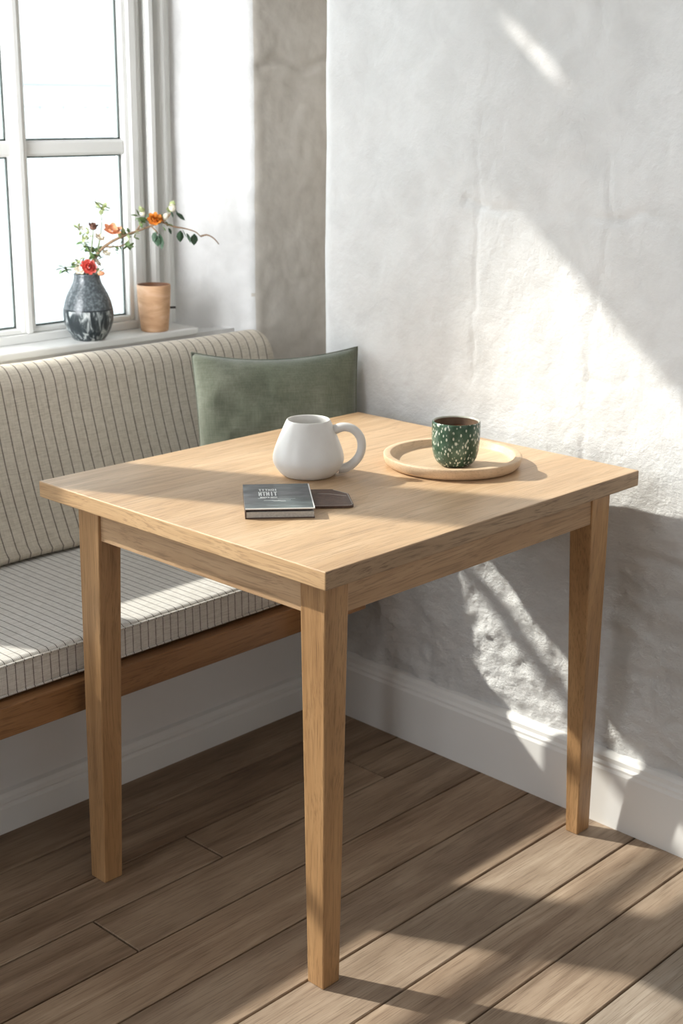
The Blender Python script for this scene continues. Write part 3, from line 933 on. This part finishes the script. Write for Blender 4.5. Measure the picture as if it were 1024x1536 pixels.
def bp(px, py, depth=0):            # photo-scaled offsets from the mouth, in metres
    return D * ((px - 130) / 640) + Dp * depth + Vector((0, 0, (418 - py) / 640))
def leaf(bm, p, d, L, w):
    d = d.normalized(); side = d.cross(Vector((rl.uniform(-.5, .5), rl.uniform(-.5, .5), 1))).normalized(); up = side.cross(d)
    prev = None
    rows = []
    for t, ww in ((0, .08), (.25, .8), (.55, 1), (.8, .6), (1, .02)):
        c = p + d * (L * t) - up * (L * .18 * t * t)
        rows.append([bm.verts.new(c - side * w * ww), bm.verts.new(c + up * w * .25 * ww * -1), bm.verts.new(c + side * w * ww)])
    for a, b3 in zip(rows, rows[1:]):
        for k in (0, 1): bm.faces.new((a[k], a[k + 1], b3[k + 1], b3[k]))
def blossom(bm, p, d, rad, n=6, layers=2, cup_=.5):
    rad *= 1.3
    d = d.normalized(); a = d.orthogonal().normalized(); b3 = d.cross(a)
    for ly in range(layers):
        for k in range(n):
            th = 2 * math.pi * (k + ly * .5) / n
            o = a * math.cos(th) + b3 * math.sin(th)
            s = d.cross(o)
            L = rad * (1 - .25 * ly)
            q0 = p + o * rad * .08; q1 = p + o * L * .6 + d * L * cup_ * (.3 + .3 * ly); q2 = p + o * L * (1 - .3 * ly) + d * L * cup_ * (.6 + .5 * ly)
            w = L * .42
            vs = [bm.verts.new(q0), bm.verts.new(q1 - s * w), bm.verts.new(q2 - s * w * .35), bm.verts.new(q2 + s * w * .35), bm.verts.new(q1 + s * w), bm.verts.new(q1 - d * w * .3)]
            for f in ((0, 5, 1), (1, 5, 2), (2, 5, 3), (3, 5, 4), (4, 5, 0)): bm.faces.new([vs[i] for i in f])
def bud(bm, p, d, r, L):
    d = d.normalized()
    tube(bm, [p + d * (L * t) for t in (0, .2, .5, .8, 1)], lambda t: r * (.35 + .9 * math.sin(math.pi * min(1, t * .9 + .08))) , 8)
rl = random.Random(11)
def branch(name, label, path, rad, leaves, flowers, extra=(), barkm=bark):
    t = thing(name, label, 'flower stem', tuple(MO), 0, None)
    bm = bmesh.new()
    pts = catmull([Vector(p) for p in path], 5)
    rad *= 1.6
    tube(bm, pts, lambda s: rad * (1 - .6 * s), 7)
    for e in extra: tube(bm, catmull([Vector(p) for p in e], 4), lambda s: rad * .55 * (1 - .5 * s), 6)
    from_bm('twig', bm, barkm, t, smooth=True)
    for mat, lst in leaves:
        bm = bmesh.new()
        for (px, py, dep, dx, dz, L) in lst:
            L *= 1.35; leaf(bm, bp(px, py, dep), D * dx + Vector((0, 0, dz)) + Dp * rl.uniform(-.4, .4), L, L * .36)
        from_bm('leaves', bm, mat, t)
    for nm, mat, fn, args in flowers:
        for a_ in args:
            bm = bmesh.new(); fn(bm, bp(*a_[0]), *a_[1:]); from_bm(nm, bm, mat, t)
    return t
def stalk(n, px, py, dep, spread, L):
    n = int(n * 1.5)
    """random leaves round a point"""
    return [(px + rl.uniform(-spread, spread), py + rl.uniform(-spread, spread), dep + rl.uniform(-.01, .01), rl.uniform(-1, 1), rl.uniform(-.6, 1), L * rl.uniform(.7, 1.2)) for _ in range(n)]
# 1 long arching branch to the right
main = [bp(131, 440), bp(138, 405, .0), bp(150, 382), bp(168, 368), bp(188, 359), bp(205, 353), bp(228, 345), bp(248, 337, -.005), bp(258, 326, -.005)]
branch('flowering_branch', 'long arching branch with orange blossom reaching right out of the vase', main, .0028,
       [(leaf_g, stalk(5, 197, 356, 0, 6, .012) + stalk(8, 214, 336, 0, 6, .015) + stalk(4, 178, 376, .0, 6, .012) + stalk(4, 192, 372, .0, 4, .012) + stalk(5, 246, 340, 0, 8, .010)),
        (leaf_d, [(231, 355, 0, .5, -1, .026), (240, 356, 0, .3, -1, .028), (236, 352, 0, -.4, -1, .02), (266, 326, 0, 1, -.6, .02), (263, 318, 0, .8, -.9, .02), (258, 322, 0, .5, -1, .014),
                  (272, 352, 0, -.1, -1, .020), (281, 356, 0, .6, -1, .018), (293, 357, 0, -.1, -1, .02), (275, 350, 0, .7, -1, .017), (254, 348, 0, .6, -1, .012)]),
        (leaf_y, stalk(5, 258, 318, 0, 3, .013) + stalk(3, 214, 325, 0, 3, .011) + stalk(4, 208, 350, 0, 8, .010) + stalk(5, 185, 362, 0, 8, .009))],
       [('blossom', pet_o, blossom, (((233, 336, -.008), Vector((-.5, -.6, .4)), .013, 7, 3, .9), ((239, 334, -.008), Vector((.2, -.6, .6)), .010, 6, 2, .8),)),
        ('blossom', pet_s, blossom, (((170, 352, -.01), Vector((-.2, -.5, .8)), .017, 6, 2, .7),)),
        ('bud', pet_w, bud, (((216, 330, -.004), Vector((0, 0, 1)), .0055, .014), ((261, 324, -.004), Vector((-.1, 0, 1)), .007, .018), ((246, 336, -.004), Vector((.5, -.2, .6)), .006, .02),))],
       extra=[[bp(246, 340), bp(262, 346), bp(278, 349), bp(294, 354), bp(302, 361)], [bp(188, 359), bp(176, 352), bp(170, 356)], [bp(205, 353), bp(212, 343), bp(215, 332)],
              [bp(228, 345), bp(235, 352), bp(238, 357)], [bp(160, 375), bp(172, 375), bp(186, 373), bp(193, 368)], [bp(302, 361), bp(312, 359), bp(322, 364), bp(330, 373)]])
# 2 upright stem with brown bud
branch('budding_stem', 'upright green stem topped by a dark brown bud at the left of the vase', [bp(127, 440), bp(131, 412), bp(137, 385), bp(141, 362), bp(142, 348)], .0018,
       [(leaf_g, stalk(8, 132, 372, 0, 7, .012) + stalk(6, 138, 392, 0, 6, .013) + stalk(5, 144, 388, 0, 7, .012)), (leaf_y, stalk(10, 126, 352, 0, 8, .010) + stalk(6, 133, 365, 0, 8, .009))],
       [('bud', pet_b, bud, (((142, 350), Vector((.1, 0, 1)), .007, .014),)),
        ('calyx', pet_b, blossom, (((142, 346), Vector((0, -.3, 1)), .010, 6, 2, .9),)),
        ('petals', pet_w, blossom, (((151, 362, .0), Vector((0, -.6, .7)), .010, 6, 2, .5), ((160, 385, -.0), Vector((0, -.6, .7)), .009, 6, 2, .5), ((125, 348, .0), Vector((0, -.6, .7)), .007, 5, 1, .5),))],
       extra=[[bp(137, 385), bp(130, 372), bp(126, 355)], [bp(138, 395), bp(148, 380), bp(152, 366)]], barkm=bark_p)
# 3 tall thin sprig
branch('leaf_sprig', 'thin tall sprig ending in a small pale green leaf tuft above the vase', [bp(133, 440), bp(140, 405, .005), bp(150, 370, .01), bp(155, 345, .01), bp(155, 322, .01)], .0012,
       [(leaf_y, stalk(8, 156, 318, .01, 3, .014)), (leaf_g, stalk(4, 146, 380, .008, 6, .010))], [], barkm=bark_p)
# 4 low sprig leaving to the left
branch('low_sprig', 'short low sprig of green leaves with a coral bloom at the vase mouth', [bp(128, 440), bp(124, 412, -.005), bp(112, 404, -.01), bp(98, 404, -.01)], .0014,
       [(leaf_g, stalk(6, 97, 405, -.01, 4, .014) + stalk(6, 118, 402, -.01, 6, .011)), (leaf_y, stalk(8, 122, 398, -.01, 7, .011) + stalk(5, 148, 408, -.01, 6, .010))],
       [('blossom', pet_r, blossom, (((133, 404, -.02), Vector((-.3, -.8, .3)), .014, 8, 3, .6), ((129, 401, -.018), Vector((-.6, -.6, .6)), .010, 7, 2, .6), ((138, 402, -.018), Vector((.3, -.8, .3)), .009, 7, 2, .6),)),
        ('petals', pet_w, blossom, (((120, 407, -.02), Vector((-.5, -.6, .5)), .011, 6, 2, .5), ((146, 398, -.01), Vector((.4, -.6, .5)), .009, 6, 2, .5),)),
        ('bud', pet_s, bud, (((146, 413, -.02), D, .0045, .016),))],
       extra=[[bp(124, 412, -.005), bp(130, 406, -.015), bp(133, 404, -.02)], [bp(132, 416, -.01), bp(140, 414, -.02), bp(147, 413, -.02)]], barkm=bark_p)

# ------------------------------------------------------------------ light
SUN = Vector((.50, -1, -.80)).normalized()
sd = bpy.data.lights.new('sun', 'SUN'); sd.energy = 6.0; sd.angle = R(1.1); sd.color = (1, .94, .86)
so = bpy.data.objects.new('sun', sd); COL.objects.link(so)
so.rotation_euler = SUN.to_track_quat('-Z', 'Y').to_euler()
def area(name, loc, target, sx, sy, power, col):
    l = bpy.data.lights.new(name, 'AREA'); l.shape = 'RECTANGLE'; l.size = sx; l.size_y = sy; l.energy = power; l.color = col
    o = bpy.data.objects.new(name, l); COL.objects.link(o); o.location = loc
    o.rotation_euler = (Vector(target) - Vector(loc)).to_track_quat('-Z', 'Y').to_euler()
    return o
glow = area('reveal_fill', (-.12, 1.31, 1.50), (1.05, 1.52, 1.30), .4, 1.1, 5.0, (.95, .975, 1.0))  # added area lamp inside the recess, brightens the reveal
glow.data.spread = R(75)
area('fill_left', (-2.75, .45, 1.55), (.8, .6, .8), 1.1, 1.4, 24, (.92, .96, 1.0))  # added fill lamp in front of the closed left wall
area('fill_rear', (-.6, -2.7, 1.6), (.2, .4, .6), 2.2, 1.4, 9, (1.0, .97, .93))  # added weak fill from behind the camera, no opening there
w = bpy.data.worlds.new('sky'); S.world = w; w.use_nodes = True
bg = w.node_tree.nodes['Background']; bg.inputs[0].default_value = (.92, .96, 1, 1); bg.inputs[1].default_value = 8.0

# ------------------------------------------------------------------ camera
cx, cy, cz, yaw, pit, rol, f = -1.3416, -1.3083, 1.3873, .7612, .2847, .0082, 2102.67
fw = Vector((math.cos(yaw) * math.cos(pit), math.sin(yaw) * math.cos(pit), -math.sin(pit)))
r0 = Vector((math.sin(yaw), -math.cos(yaw), 0)); u0_ = r0.cross(fw)
rr = r0 * math.cos(rol) + u0_ * math.sin(rol); uu = -r0 * math.sin(rol) + u0_ * math.cos(rol)
cam = bpy.data.cameras.new('camera'); co_ = bpy.data.objects.new('camera', cam); COL.objects.link(co_)
M = Matrix(((rr.x, uu.x, -fw.x, cx), (rr.y, uu.y, -fw.y, cy), (rr.z, uu.z, -fw.z, cz), (0, 0, 0, 1)))
co_.matrix_world = M
cam.sensor_fit = 'VERTICAL'; cam.sensor_height = 36; cam.lens = f / 1536 * 36
cam.dof.use_dof = True; cam.dof.focus_distance = 2.25; cam.dof.aperture_fstop = 7
cam.clip_start = .05
S.camera = co_
S.view_settings.view_transform = 'Standard'
S.view_settings.look = 'None'
S.view_settings.exposure = 0.14
S.cycles.use_denoising = True
S.cycles.max_bounces = 8
